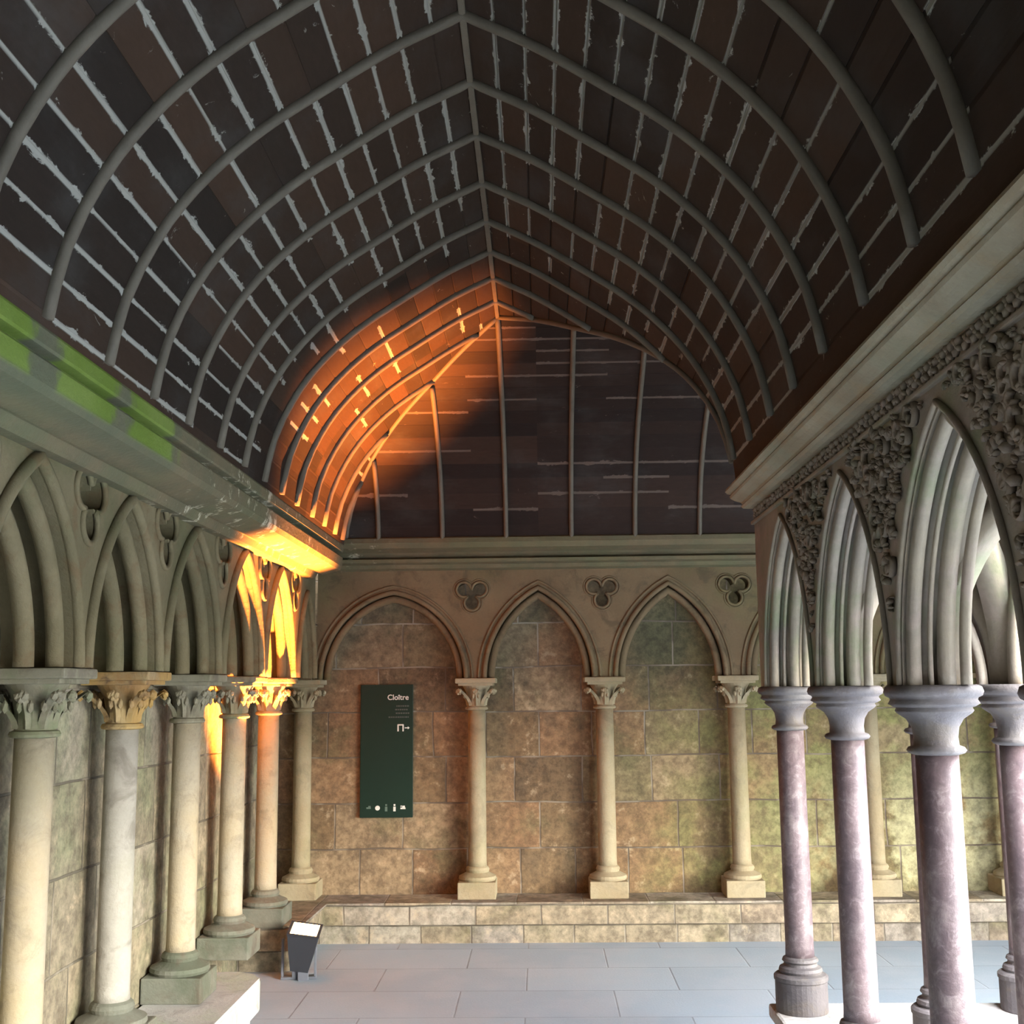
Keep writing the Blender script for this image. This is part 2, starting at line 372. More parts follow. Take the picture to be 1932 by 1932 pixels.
def rib_curve(bm, pts3, w=.036, d=.024):
    """half-round rib hugging the vault; pts on vault surface, side vector given by finite differences"""
    P = [Vector(p) for p in pts3]; fa = []; fb = []
    for i, p in enumerate(P):
        t = (P[min(i+1, len(P)-1)]-P[max(i-1, 0)]).normalized()
        s = SIDE; n = t.cross(s).normalized()
        if n.z > 0: n = -n
        fa.append(s); fb.append(n)
    pr = [(-w/2, -.01), (-w/2, d*.45), (-w*.3, d*.85), (0, d), (w*.3, d*.85), (w/2, d*.45), (w/2, -.01)]
    sweep(bm, P, fa, fb, pr)
us = [0.0]+[HW*(i/26) for i in range(1, 26)]+[HW*.985, HW]
def zof(u): return ZC+RISE*prof(min(u, HW))
ribs_y = [.08, .5, .92, 1.33, 1.75, 2.13, 2.49, 2.894, 3.33, 3.735, 4.12, 4.54, 4.93, 5.30, 5.66, 6.02]
SIDE = Vector((0, 1, 0))
for y in ribs_y:
    bm = bmesh.new()
    left = [(RX-u, y, zof(u)) for u in us]
    umax = (YC-y)/K if y > YC-HT else HW
    right = [(RX+u, y, zof(u)) for u in us if u <= umax+1e-6]
    rib_curve(bm, left[::-1]+right[1:]); recalc(bm)
    obj('rib', bm, M_rib, ceiling, smooth=True)
for y in (6.43, 6.80, 7.16, 7.44):
    bm = bmesh.new(); u0 = (y-YC)/K
    rib_curve(bm, [(RX-u, y, zof(u)) for u in us if u >= u0]); recalc(bm); obj('rib', bm, M_rib, ceiling, smooth=True)
SIDE = Vector((1, 0, 0))
for x in (-1.04, -.624, -.21, .213, .624, 1.041, 1.46, 1.88, 2.3, 2.72):
    bm = bmesh.new(); u0 = max(0, RX-x)
    rib_curve(bm, [(x, YC+K*u, zof(u)) for u in us if u >= u0-1e-6][::-1], .030, .024); recalc(bm)
    obj('cross_rib', bm, M_rib, ceiling, smooth=True)
for sgn in (-1, 1):   # mitre battens
    bm = bmesh.new(); SIDE = Vector((K, 1, 0)).normalized() if sgn < 0 else Vector((K, 1, 0)).normalized()
    rib_curve(bm, [(RX+sgn*u, YC-sgn*K*u, zof(u)) for u in us][::-1], .028, .02); recalc(bm); obj('mitre_batten', bm, M_rib, ceiling, smooth=True)
bm = bmesh.new(); box(bm, (RX, (Y0+YC)/2, ZC+RISE-.008), (.022, YC-Y0, .02), .004); obj('ridge_batten', bm, M_rib, ceiling)

# ------------------------------------------------------------------ structure: floor and walls
YE = 8.12; XL = -1.78
bm = bmesh.new(); box(bm, (3.1, 2.6, -.05), (10.6, 11.4, .1)); obj('floor', bm, M_floor, kind='structure')
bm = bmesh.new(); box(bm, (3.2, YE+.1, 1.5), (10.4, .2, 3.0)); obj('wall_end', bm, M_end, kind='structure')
bm = bmesh.new(); box(bm, (XL-.1, 2.5, 1.5), (.2, 11.4, 3.0)); obj('wall_left', bm, M_left, kind='structure')
bm = bmesh.new(); box(bm, (-.3, Y0-.1, 1.9), (3.3, .2, 3.8)); obj('light_blocker_back', bm, M_left, kind='structure')  # added across the continuing gallery to stop light leaking in from behind
bm = bmesh.new(); box(bm, (XE+.1, 6.3, 1.9), (.2, 4.2, 3.8)); obj('wall_right', bm, M_left, kind='structure')
bm = bmesh.new(); box(bm, (1.15, (Y0+.2)/2-.005, 1.9), (.4, .2-Y0-.01, 3.8)); obj('light_blocker_near', bm, M_left, kind='structure')  # added blocker in place of the continuing arcade, cuts daylight beside the camera
bm = bmesh.new(); box(bm, (7.5, -1, -.16), (12, 14, .1)); obj('ground', bm, M_lawn, kind='structure')

# ------------------------------------------------------------------ arcades
def arch_geo(a, h):
    c = (h*h-a*a)/(2*a); R = a+c            # two centres at +-c, radius R (h>=a pointed)
    return c, R
def arch_pts(cx, a, h, z0, dr=0.0, n=18):
    """left spring -> apex -> right spring"""
    c, R = arch_geo(a, h); R += dr
    th = math.acos(max(-1, min(1, c/R)))
    L = []
    for i in range(n+1):
        t = th*i/n; L.append((cx+c-R*cos(t), z0+R*sin(t)))
    return L + [(2*cx-x, z) for x, z in L[-2::-1]]
def trefoil(cx, cz, r=.058, k=1.0, n=14, rot=0):
    """outline of three overlapping lobes: two up, one down"""
    cs = [(cx+r*.98*cos(a), cz+r*.98*sin(a)) for a in (radians(30+rot), radians(150+rot), radians(270+rot))]
    out = []
    for t in range(90):
        a = 2*pi*t/90; best = 0
        for x, z in cs:
            dx, dz = x-cx, z-cz; q = dx*cos(a)+dz*sin(a); e = dx*dx+dz*dz-(r*.80*k)**2
            D = q*q-e
            if D > 0: best = max(best, q+sqrt(D))
        best = max(best, r*.5*k)
        out.append((cx+best*cos(a), cz+best*sin(a)))
    return out
def mapper(kind, face):
    if kind == 'L': return lambda s, z, d: Vector((face-d, s, z))      # faces +x
    if kind == 'E': return lambda s, z, d: Vector((s, face+d, z))      # faces -y
    if kind == 'R': return lambda s, z, d: Vector((face+d, s, z))      # faces -x
    if kind == 'T': return lambda s, z, d: Vector((s, face-d, z))      # faces +y
def plate(name, mp, arches, s0, s1, z0, z1, th, mat, parent, holes=(), n=18):
    outer = [(s0, z1), (s0, z0)]
    for cx, a, h in arches:
        outer += arch_pts(cx, a, h, z0, 0, n)
    outer += [(s1, z0), (s1, z1)]
    cl = [outer[0]]
    for p in outer[1:]:
        if hypot(p[0]-cl[-1][0], p[1]-cl[-1][1]) > 1e-5: cl.append(p)
    loops = [cl]+[list(h)[::-1] for h in holes]
    tris = tessellate_polygon([[Vector((x, z, 0)) for x, z in lp] for lp in loops])
    flat_ = [p for lp in loops for p in lp]
    bm = bmesh.new()
    F = [bm.verts.new(mp(x, z, 0)) for x, z in flat_]; B = [bm.verts.new(mp(x, z, th)) for x, z in flat_]
    for t in tris:
        for V, o in ((F, 1), (B, -1)):
            try: bm.faces.new([V[i] for i in t][::o])
            except ValueError: pass
    k = 0
    for lp in loops:
        m = len(lp)
        for i in range(m):
            a, b = k+i, k+(i+1) % m
            try: bm.faces.new((F[a], F[b], B[b], B[a]))
            except ValueError: pass
        k += m
    recalc(bm)
    return obj(name, bm, mat, parent)
def moulding(name, mp, cx, a, h, z0, dr, depth, r, mat, parent, n=20, sy=1.0, smooth=True, only=None):
    """round roll along the arch; depth into wall (negative stands proud)"""
    pts = arch_pts(cx, a, h, z0, dr, n)
    if only == 'far': pts = pts[n:]
    c, R = arch_geo(a, h)
    P = []; fa = []; fb = []
    D = mp(0, 0, 1)-mp(0, 0, 0)
    for i, (s, z) in enumerate(pts):
        ctr = cx+c if s < cx or (i < n) else cx-c
        if abs(s-cx) < 1e-6: rad = Vector((0, 1))*1.0
        else: rad = Vector((s-ctr, z-z0)).normalized()
        A = (mp(rad[0], rad[1], 0)-mp(0, 0, 0))
        P.append(mp(s, z, depth)); fa.append(A); fb.append(D)
    bm = bmesh.new(); sweep(bm, P, fa, fb, circ(r, 8, sy=sy)); recalc(bm)
    return obj(name, bm, mat, parent, smooth=smooth)
def closed_ring(name, mp, outline, depth, r, mat, parent):
    n = len(outline); cx = sum(p[0] for p in outline)/n; cz = sum(p[1] for p in outline)/n
    P = []; fa = []; fb = []; D = mp(0, 0, 1)-mp(0, 0, 0)
    for i, (s, z) in enumerate(outline):
        s0, z0 = outline[i-1]; s1, z1 = outline[(i+1) % n]; t = Vector((s1-s0, z1-z0)).normalized(); nn = (t[1], -t[0])
        P.append(mp(s, z, depth)); fa.append(mp(nn[0], nn[1], 0)-mp(0, 0, 0)); fb.append(D)
    bm = bmesh.new(); sweep(bm, P, fa, fb, circ(r, 6), closed=True); recalc(bm); return obj(name, bm, mat, parent, smooth=True)

SPR = 1.675
# ---- end wall blind arcade
mpE = mapper('E', 7.90)
tE = thing('blind_arcade', 'blind arcade of pointed arches and trefoils along the far end wall', 'arcade', (0, 7.9, SPR))
def child_fix(root):
    off = root.location.copy()
    for ch in root.children:
        ch.matrix_parent_inverse = Matrix.Translation(-off)
endA = [(-.98, .475, .565), (-.008, .352, .585), (.862, .352, .605), (1.735, .352, .60), (2.61, .352, .60), (3.48, .352, .60), (4.35, .352, .6), (5.22, .352, .6), (6.09, .352, .6), (6.96, .352, .6)]
trE = [(-.453, 2.235), (.417, 2.245), (1.30, 2.252), (2.17, 2.25), (3.05, 2.25), (3.92, 2.25)]
plate('spandrel', mpE, endA, -1.49, XE-.01, SPR, 2.62, .16, M_arc_end, tE, [trefoil(x, z, .062) for x, z in trE])
for cx, a, h in endA:
    moulding('arch_moulding', mpE, cx, a, h, SPR, .012, -.004, .017, M_arc_end, tE)
    moulding('arch_moulding', mpE, cx, a, h, SPR, -.030, .045, .026, M_arc_end, tE)
    moulding('arch_moulding', mpE, cx, a, h, SPR, .052, -.002, .009, M_arc_end, tE)
for x, z in trE:
    closed_ring('trefoil_moulding', mpE, trefoil(x, z, .062, 1.0), -.003, .010, M_arc_end, tE)
    closed_ring('trefoil_moulding', mpE, trefoil(x, z, .062, 1.35), 0.0, .006, M_arc_end, tE)
child_fix(tE)
# ---- left wall blind arcade
mpL = mapper('L', -1.50)
tL = thing('blind_arcade', 'deeply moulded blind arcade with trefoils along the mossy left wall', 'arcade', (-1.5, 4, SPR+.01))
LY = [2.20, 3.03, 3.85, 4.66, 5.52, 6.37, 7.18]
SL = SPR+.01
leftA = [((a+b)/2, (b-a)/2-.055, .60) for a, b in zip(LY, LY[1:])]+[(7.56, .26, .52)]
plate('spandrel', mpL, leftA, 1.3, 7.87, SL, 2.62, .24, M_arc_left, tL, [trefoil(y+.02, 2.235, .075) for y in LY[1:]])
for cx, a, h in leftA:
    moulding('arch_moulding', mpL, cx, a, h, SL, .018, -.006, .022, M_arc_left, tL)
    moulding('arch_moulding', mpL, cx, a, h, SL, -.035, .05, .030, M_arc_left, tL)
    moulding('arch_moulding', mpL, cx, a, h, SL, -.080, .13, .034, M_arc_left, tL)
for y in LY[1:]:
    closed_ring('trefoil_moulding', mpL, trefoil(y+.02, 2.235, .075, 1.1), -.002, .012, M_arc_left, tL)
child_fix(tL)

# ---- cornices (profile: outward distance o, z)
def cornice(name, label, path, outs, profile, mat, n=1):
    """path points, outs = outward unit vectors (mitred)"""
    bm = bmesh.new(); P = []; fa = []; fb = []
    for p, o in zip(path, outs): P.append(Vector((p[0], p[1], 0))); fa.append(Vector((o[0], o[1], 0))); fb.append(Vector((0, 0, 1)))
    sweep(bm, P, fa, fb, profile); recalc(bm)
    o = obj(name, bm, mat); o['label'] = label; o['category'] = 'cornice'; return o
pL = [(-.06, 2.548), (.215, 2.548), (.230, 2.543), (.235, 2.530), (.234, 2.492), (.228, 2.486), (.195, 2.483), (.195, 2.463), (.226, 2.460), (.232, 2.452), (.228, 2.395), (.215, 2.372), (.13, 2.350), (.10, 2.345), (.085, 2.36), (.07, 2.355), (.055, 2.325), (.045, 2.318), (0.0, 2.318), (-.06, 2.318)]
cornice('stone_cornice', 'stone cornice of the left wall with bright green moss on its near blocks', [(-1.5, 1.3), (-1.5, 7.57)], [(1, 0), (1, 0)], pL, M_corn)
pE = [(-.06, 2.60), (.28, 2.60), (.325, 2.575), (.33, 2.545), (.29, 2.515), (.15, 2.500), (.105, 2.475), (.15, 2.458), (.12, 2.438), (.055, 2.43), (.05, 2.405), (.0, 2.395), (-.06, 2.395)]
cornice('stone_cornice', 'worn moulded stone cornice across the far end wall', [(-1.5, 7.9), (XE, 7.9)], [(0, -1), (0, -1)], pE, M_corn)
pR = [(-.3, 2.452), (.075, 2.452), (.098, 2.444), (.102, 2.432), (.094, 2.422), (.082, 2.417), (.086, 2.410), (.083, 2.400), (.068, 2.388), (.045, 2.376), (.040, 2.368), (.046, 2.360), (.038, 2.350), (.02, 2.346), (.0, 2.346), (-.3, 2.346)]
XF = .91; YF = 4.95
cornice('stone_cornice', 'pale rolled stone cornice above the carved arches on the right', [(XF, .22), (XF, YF), (XE, YF)], [(-1, 0), (-1, 1), (0, 1)], pR, M_corn_right)

# ------------------------------------------------------------------ columns
def shaft_mb(r, z0, z1, ent=.0):
    bm = bmesh.new(); lathe(bm, [(r*1.03, z0), (r, z0+.04), (r*.985, (z0+z1)/2), (r*.97, z1)], 28); return bm
def crocket_capital(zb, zt, r, half, style=0, seed=0):
    rnd = random.Random(seed); bm = bmesh.new(); H = zt-zb
    lathe(bm, [(r*.95, zb), (r*1.22, zb+.004), (r*1.28, zb+.012), (r*1.2, zb+.022), (r*1.0, zb+.026), (r*1.02, zb+H*.35), (r*1.18, zb+H*.58), (r*1.55, zb+H*.75), (r*1.6, zb+H*.79)], 24)
    zA = zb+H*.77
    box(bm, (0, 0, zA+.008), (half*1.72, half*1.72, .018), .004)
    box(bm, (0, 0, zA+.032), (half*2, half*2, .034), .008)
    for k in range(8):
        a = k*pi/4+pi/4*0; corner = (k % 2 == 1)
        R = half*(1.18 if corner else .80)
        # stem curling out to a bud
        P = []; 
        for i in range(6):
            t = i/5; rr = r*1.0+(R-r)*t**1.8; P.append(Vector((rr*cos(a), rr*sin(a), zb+.03+(H*.66-.03)*t)))
        tang = Vector((-sin(a), cos(a), 0)); out = Vector((cos(a), sin(a), 0))
        bmS = [ (-.014, -.004), (0, .009), (.014, -.004) ]
        sweep(bm, P, [tang]*6, [out]*6, [(x*(1.25 if corner else 1), y) for x, y in bmS])
        for j in range(3):
            dz = -.006*j; off = (j-1)*.012
            polysphere(bm, P[-1]+tang*off+Vector((0, 0, -.010-abs(off)*.4)), (.014, .014, .017), sub=1)
        polysphere(bm, P[-1]+out*.004+Vector((0, 0, -.026)), (.011, .011, .013), sub=1)
        if not corner or style:
            for s in (-1, 1):
                q = P[3]+tang*.018*s; polysphere(bm, q, (.011, .011, .022), sub=1)
    recalc(bm); return bm
def sq_base(zb, zt, r, half):
    bm = bmesh.new(); H = zt-zb
    box(bm, (0, 0, zb+H*.27), (half*2, half*2, H*.54), .007)
    lathe(bm, [(half*.95, zb+H*.54), (half*1.0, zb+H*.60), (half*.97, zb+H*.68), (half*.80, zb+H*.73), (r*1.22, zb+H*.80), (r*1.32, zb+H*.88), (r*1.22, zb+H*.95), (r*1.0, zt)], 28)
    return bm
def make_blind_column(label, loc, r, half, zcap0, zcap1, zbase0, zbase1, mshaft, mcap, mbase, group, style=0):
    t = thing('column', label, 'column', (loc[0], loc[1], zbase0), group)
    z0 = zbase0
    obj('base', sq_base(0, zbase1-z0, r, half*.92), mbase, t)
    obj('shaft', shaft_mb(r, zbase1-z0-.004, zcap0-z0+.004), mshaft, t, smooth=True)
    obj('capital', crocket_capital(zcap0-z0, zcap1-z0, r, half, style), mcap, t)
    return t
BZ = .262
e0 = make_blind_column('slender pale column right of the green sign on the far wall', (-.43, 8.0), .060, .135, 1.465, SPR, BZ, .46, M_col_end, M_col_end, M_col_end, None)
dup(e0, (.424, 8.0, BZ), 'pale wall column between the two pointed blind arches of the far wall')
dup(e0, (1.30, 8.0, BZ), 'pale far-wall column seen just left of the granite colonnade')
dup(e0, (2.17, 8.0, BZ), 'far-wall column seen between the second and third granite columns')
dup(e0, (3.05, 8.0, BZ), 'far-wall column at the right edge, seen behind the crossing gallery')
dup(e0, (-1.595, 8.0, BZ), 'shadowed column in the far left corner beside the orange-lit one')
ll = {2.20: None, 3.03: None,
      3.85: 'nearest left wall column, cut by the left frame edge',
      4.66: 'left wall column with an ochre stained capital',
      5.52: 'third left wall column, standing on the near bench before its rounded end',
      6.37: 'left wall column between the near bench end and the orange-lit column',
      7.18: 'left wall column glowing orange above the floor uplight'}
LX = -1.64
for i, y in enumerate(LY[1:]):
    if ll[y] is None: continue
    z0 = .25
    if i == 1:
        l0 = make_blind_column(ll[y], (LX, y), .064, .145, 1.46, SL, z0, .455, M_col_left, M_cap_left, M_base_left, None, 1)
    else:
        if y == 4.66:
            dd = dup(l0, (LX, y, z0), ll[y])
            for ch in dd.children:
                if ch.name.startswith('shaft'): ch.data = ch.data.copy(); ch.data.materials[0] = M_shaft_pale
                if ch.name.startswith('capital'):
                    ch.data = ch.data.copy(); ch.data.materials[0] = M_cap_ochre; ch['label'] = 'ochre stained capital'
        else:
            dd = dup(l0, (LX, y, z0), ll[y])
            if y == 3.85:
                for ch in dd.children:
                    if ch.name.startswith('shaft'): ch.data = ch.data.copy(); ch.data.materials[0] = M_shaft_ochre

# right hand columns: polished granite, moulded round capitals
def make_granite(label, loc):
    t = thing('column', label, 'column', (loc[0], loc[1], .352)); z = .352
    bm = bmesh.new()
    lathe(bm, [(.098, 0), (.100, .005), (.100, .115), (.104, .120), (.104, .134), (.096, .141), (.080, .146), (.084, .155), (.080, .166), (.066, .172), (.062, .182), (.070, .190), (.066, .200), (.056, .206)], 32)
    obj('base', bm, M_cap_right, t, smooth=False)
    obj('shaft', shaft_mb(.0545, .203, 1.432-z), M_marble, t, smooth=True)
    bm = bmesh.new()
    lathe(bm, [(.052, 1.425-z), (.068, 1.430-z), (.073, 1.437-z), (.068, 1.445-z), (.056, 1.449-z), (.054, 1.47-z), (.058, 1.495-z), (.070, 1.515-z), (.092, 1.530-z), (.096, 1.536-z), (.092, 1.543-z), (.100, 1.546-z), (.112, 1.553-z), (.106, 1.563-z), (.108, 1.568-z), (.118, 1.573-z), (.122, 1.583-z), (.118, 1.595-z), (.108, 1.600-z)], 36)
    obj('capital', bm, M_cap_right, t, smooth=True)
    return t
RXc = 1.0; FY = [4.85, 3.95, 3.07, 2.20, 1.32]; BXc = 1.38; BY = [4.35, 3.51, 2.63, 1.76]
rl = ['granite column at the inner corner, leftmost of the colonnade', 'granite column second from the inner corner, on the low wall', 'large nearest granite column, third from the inner corner']
g0 = make_granite(rl[0], (RXc, FY[0]))
dup(g0, (RXc, FY[1], .352), rl[1]); dup(g0, (RXc, FY[2], .352), rl[2])
for y in FY[3:]: dup(g0, (RXc, y, .352), 'granite column of the near colonnade beside the camera', group='granite columns nearest the camera')
dup(g0, (BXc, BY[0], .352), 'garden-side corner granite column hidden behind the large nearest one')
dup(g0, (BXc, BY[1], .352), 'garden-side granite column cut by the right frame edge')
for y in BY[2:]: dup(g0, (BXc, y, .352), 'granite column on the garden side of the near colonnade', group='granite columns on the garden side')
TX = [1.87, 2.75, 3.63]; TBX = [2.31, 3.19]
dup(g0, (TX[0], FY[0], .352), 'granite column of the crossing gallery, just inside the right frame edge')
for x in TX[1:]: dup(g0, (x, FY[0], .352), 'granite column further along the crossing gallery', group='granite columns of the crossing gallery')
for x in TBX: dup(g0, (x, BY[0], .352), 'garden-side granite column further along the crossing gallery', group='garden-side columns of the crossing gallery')

# ------------------------------------------------------------------ open arcade on the right
SR = 1.60
tR = thing('open_arcade', 'open moulded arcade with carved spandrels over the granite columns', 'arcade', (XF, 4.0, SR))
hR = .62
def bays(c): return [((a+b)/2, abs(b-a)/2-.055, hR) for a, b in zip(c, c[1:])]
fr = bays(sorted([.44]+FY)); bk = bays(sorted([.88]+BY)); tf = bays([RXc]+TX+[4.51, 5.39, 6.27, 7.15]); tb = bays([BXc]+TBX+[4.07, 4.95, 5.83, 6.71])
mpR = mapper('R', XF); mpT = mapper('T', YF); mpRb = mapper('R', BXc-.02); mpTb = mapper('T', BY[0]+.02)
plate('front_spandrel', mpR, fr, .22, YF-.001, SR, 2.40, .16, M_arc_right, tR)
plate('front_spandrel', mpT, tf, XF+.16, XE-.01, SR, 2.40, .16, M_arc_right, tR)
plate('rear_spandrel', mpRb, bk, .22, BY[0]+.02, SR, 2.45, .14, M_arc_right, tR)
plate('rear_spandrel', mpTb, tb, BXc+.12, XE-.01, SR, 2.45, .14, M_arc_right, tR)
for mp, B in ((mpR, fr), (mpT, tf)):
    for cx, a, h in B:
        if mp is mpT and cx > 3.2: continue
        for dr, dp, r_ in ((.014, -.004, .009), (-.010, .026, .019), (-.030, .060, .007), (-.034, .098, .023), (-.050, .140, .015)):
            moulding('arch_moulding', mp, cx, a, h, SR, dr, dp, r_, M_arc_right, tR)
for mp, B in ((mpRb, bk), (mpTb, tb)):
    for cx, a, h in B:
        moulding('arch_moulding', mp, cx, a, h, SR, -.01, .0, .022, M_arc_right, tR)
        moulding('arch_moulding', mp, cx, a, h, SR, -.01, .14, .022, M_arc_right, tR)
# diagonal ribs + little vault between the two rows
def diag(p, q):
    """pointed rib from capital p to capital q"""
    p = Vector(p); q = Vector(q); L = (q-p).length; d = (q-p)/L
    pts = arch_pts(L/2, L/2-.02, hR*.78, SR, 0, 12)
    P = [Vector((p.x+d.x*s, p.y+d.y*s, z)) for s, z in pts]; S = Vector((-d.y, d.x, 0)); fb = []
    fa = []
    for i in range(len(P)):
        t = (P[min(i+1, len(P)-1)]-P[max(i-1, 0)]).normalized(); fa.append(S); fb.append(t.cross(S))
    bm = bmesh.new(); sweep(bm, P, fa, fb, [(-.04, -.03), (-.05, 0), (-.04, .02), (0, .035), (.04, .02), (.05, 0), (.04, -.03)])
    recalc(bm); obj('diagonal_rib', bm, M_arc_right, tR, smooth=True)
allf = [(RXc, y) for y in FY]; allb = [(BXc, y) for y in BY]
for i in range(len(BY)):
    diag((*allf[i],), (*allb[i],)) if i else None
    if i+1 < len(FY): diag((*allf[i+1],), (*allb[i],))
diag((TX[0], FY[0]), (BXc, BY[0])); diag((TX[0], FY[0]), (TBX[0], BY[0])); diag((TX[1], FY[0]), (TBX[0], BY[0]))
bm = bmesh.new(); box(bm, (1.27, 2.56, 2.36), (.50, 4.68, .10)); box(bm, (4.6, 4.70, 2.36), (6.8, .40, .10))
box(bm, (1.235, 2.56, 2.60), (.57, 4.68, .4)); box(bm, (4.59, 4.66, 2.60), (7.2, .52, .4))
obj('soffit', bm, M_arc_right, tR)
# carved foliage
def spandrel_ok(s, z, B, margin=.030):
    for cx, a, h in B:
        c, R = arch_geo(a, h)
        if abs(s-cx) <= a+.06:
            ctr = cx+c if s < cx else cx-c
            if hypot(s-ctr, z-SR) < R+margin: return False
    return True
def foliage(mp, cs, B, seed):
    rnd = random.Random(seed); bm = bmesh.new(); pl = []
    D = mp(0, 0, -1)-mp(0, 0, 0)
    tries = 0
    while tries < 1500 and len(pl) < 130:
        tries += 1
        z = rnd.uniform(1.78, 2.262); s = cs+rnd.uniform(-.42, .42)
        if s > YF-.035 or not spandrel_ok(s, z, B, .078): continue
        if any(hypot(s-a, z-b) < .024 for a, b in pl): continue
        pl.append((s, z))
    S = mp(1, 0, 0)-mp(0, 0, 0); Z = Vector((0, 0, 1))
    for s, z in pl:
        a = rnd.uniform(0, 2*pi); r = rnd.uniform(.011, .023); ax = S*cos(a)+Z*sin(a); bx = -S*sin(a)+Z*cos(a)
        M = Matrix(((ax.x, bx.x, D.x), (ax.y, bx.y, D.y), (ax.z, bx.z, D.z)))
        kind = rnd.random()
        c0 = mp(s, z, -.004)
        if kind < .68:     # lobed leaf: five pointed lobes fanning from a midrib
            for j in range(5):
                b = a+(j-2)*.62; dv = S*cos(b)+Z*sin(b); wv = -S*sin(b)+Z*cos(b); L_ = r*(1.25 if j == 2 else 1.0 if j in (1, 3) else .75)
                Ml = Matrix(((dv.x, wv.x, D.x), (dv.y, wv.y, D.y), (dv.z, wv.z, D.z)))
                polysphere(bm, c0+dv*L_*.75+D*(.008-.003*abs(j-2)), (L_*.70, L_*.24, r*.55), Ml)
        elif kind < .78:    # bud
            polysphere(bm, c0+D*.006, (r*.6, r*.6, r*.9), M)
        else:              # curled stem
            n = 9; P = []; fa = []; fb = []
            for i in range(n):
                t = i/(n-1)*4.4; rr = r*1.6*(1-i/(n-1)*.6); dv = ax*cos(t)+bx*sin(t); P.append(c0+dv*rr+D*.006)
                fa.append(dv); fb.append(D)
            sweep(bm, P, fa, fb, circ(.0055, 5, sy=1.9))
    recalc(bm)
    return bm
for cs, sd_ in zip(FY[1:], (11, 12, 13, 14)):
    obj('carved_foliage', foliage(mpR, cs, fr, sd_), M_carve, tR, smooth=True)
# carved frieze under the cornice
def frieze(mp, s0, s1, seed):
    rnd = random.Random(seed); bm = bmesh.new(); D = mp(0, 0, -1)-mp(0, 0, 0); S = mp(1, 0, 0)-mp(0, 0, 0); Z = Vector((0, 0, 1))
    s = s0
    while s < s1:
        for j in range(4):
            a = j*pi/2+pi/4+rnd.uniform(-.3, .3); dv = S*cos(a)+Z*sin(a); bx = -S*sin(a)+Z*cos(a)
            M = Matrix(((dv.x, bx.x, D.x), (dv.y, bx.y, D.y), (dv.z, bx.z, D.z)))
            polysphere(bm, mp(s, 2.317, -.002)+dv*.014+D*rnd.uniform(0, .006), (.014, .0075, .011), M)
        polysphere(bm, mp(s, 2.317, -.008), (.007, .007, .008))
        s += rnd.uniform(.050, .062)
    q = [mp(s0, 2.292, .004), mp(s1+.02, 2.292, .004), mp(s1+.02, 2.342, .004), mp(s0, 2.342, .004)]
    q2 = [p-D*-.004 for p in q]
    A_ = [bm.verts.new(p) for p in q]; B_ = [bm.verts.new(p) for p in q2]
    bm.faces.new(A_); bm.faces.new(B_[::-1])
    for i in range(4): bm.faces.new((A_[i], A_[(i+1) % 4], B_[(i+1) % 4], B_[i]))
    recalc(bm); return bm
obj('carved_frieze', frieze(mpR, .5, YF-.02, 3), M_carve, tR, smooth=True)
obj('carved_frieze', frieze(mpT, XF+.02, 3.4, 4), M_carve, tR, smooth=True)
bm = bmesh.new(); box(bm, (XF-.005, 2.59, 2.283), (.018, 4.74, .014), .004); box(bm, (4.5, YF+.005, 2.283), (7.1, .018, .014), .004)
obj('string_course', bm, M_arc_right, tR)
child_fix(tR)

# low wall under the colonnade
t = thing('low_wall', 'pale low stone wall carrying the granite colonnade', 'low wall', (1.2, 3, 0))
bm = bmesh.new(); box(bm, (1.19, 2.60, .15), (.54, 4.68, .30), .008); box(bm, (4.7, 4.66, .15), (6.5, .54, .30), .008); obj('wall_body', bm, M_lowwall, t)
bm = bmesh.new(); box(bm, (1.19, 2.60, .327), (.60, 4.74, .052), .012); box(bm, (4.7, 4.67, .3265), (6.5, .60, .050), .012); obj('coping', bm, M_lowwall, t)
child_fix(t)

# ------------------------------------------------------------------ benches
def bench_mesh(outline, z0, z1, bev=.02):
    bm = bmesh.new(); n = len(outline)
    lo = [bm.verts.new((x, y, z0)) for x, y in outline]; hi = [bm.verts.new((x, y, z1)) for x, y in outline]
    bm.faces.new(lo[::-1]); top = bm.faces.new(hi)
    for i in range(n): bm.faces.new((lo[i], lo[(i+1) % n], hi[(i+1) % n], hi[i]))
    bmesh.ops.bevel(bm, geom=[e for e in top.edges], offset=bev, segments=3, affect='EDGES'); recalc(bm); return bm
def round_end(x0, x1, y0, y1, r=.09, far=True):
    pts = [(x0, y0), (x1, y0)] if far else []
    if far:
        pts += [(x1-r+r*cos(a), y1-r+r*sin(a)) for a in [pi/2*i/6 for i in range(7)]]+[(x0, y1)]
    return pts
t = thing('stone_bench', 'worn grey stone bench along the left wall ending in a rounded corner', 'bench', (-1.5, 4, 0))
obj('seat', bench_mesh(round_end(XL+.002, -1.36, 1.3, 6.0, .13), .10, .25, .018), M_benchl, t)
obj('footing', bench_mesh(round_end(XL+.002, -1.40, 1.3, 5.97, .12), 0, .10, .004), M_benchl, t); child_fix(t)
t = thing('stone_bench', 'long stone bench below the far wall turning the left corner', 'bench', (0, 7.9, 0))
def Lout(xf, yf, y0, r):
    # start at left wall near end, rounded corner near the lamp, then along the end wall
    p = [(XL+.002, y0)]+[(xf-r+r*cos(a), y0+r+r*sin(a)) for a in [-pi/2+pi/2*i/6 for i in range(7)]]
    p += [(xf, yf-.0), (XE-.01, yf), (XE-.01, YE-.002), (XL+.002, YE-.002)]
    return p
obj('seat', bench_mesh(Lout(-1.40, 7.79, 7.05, .10), .125, .262, .02), M_bench, t)
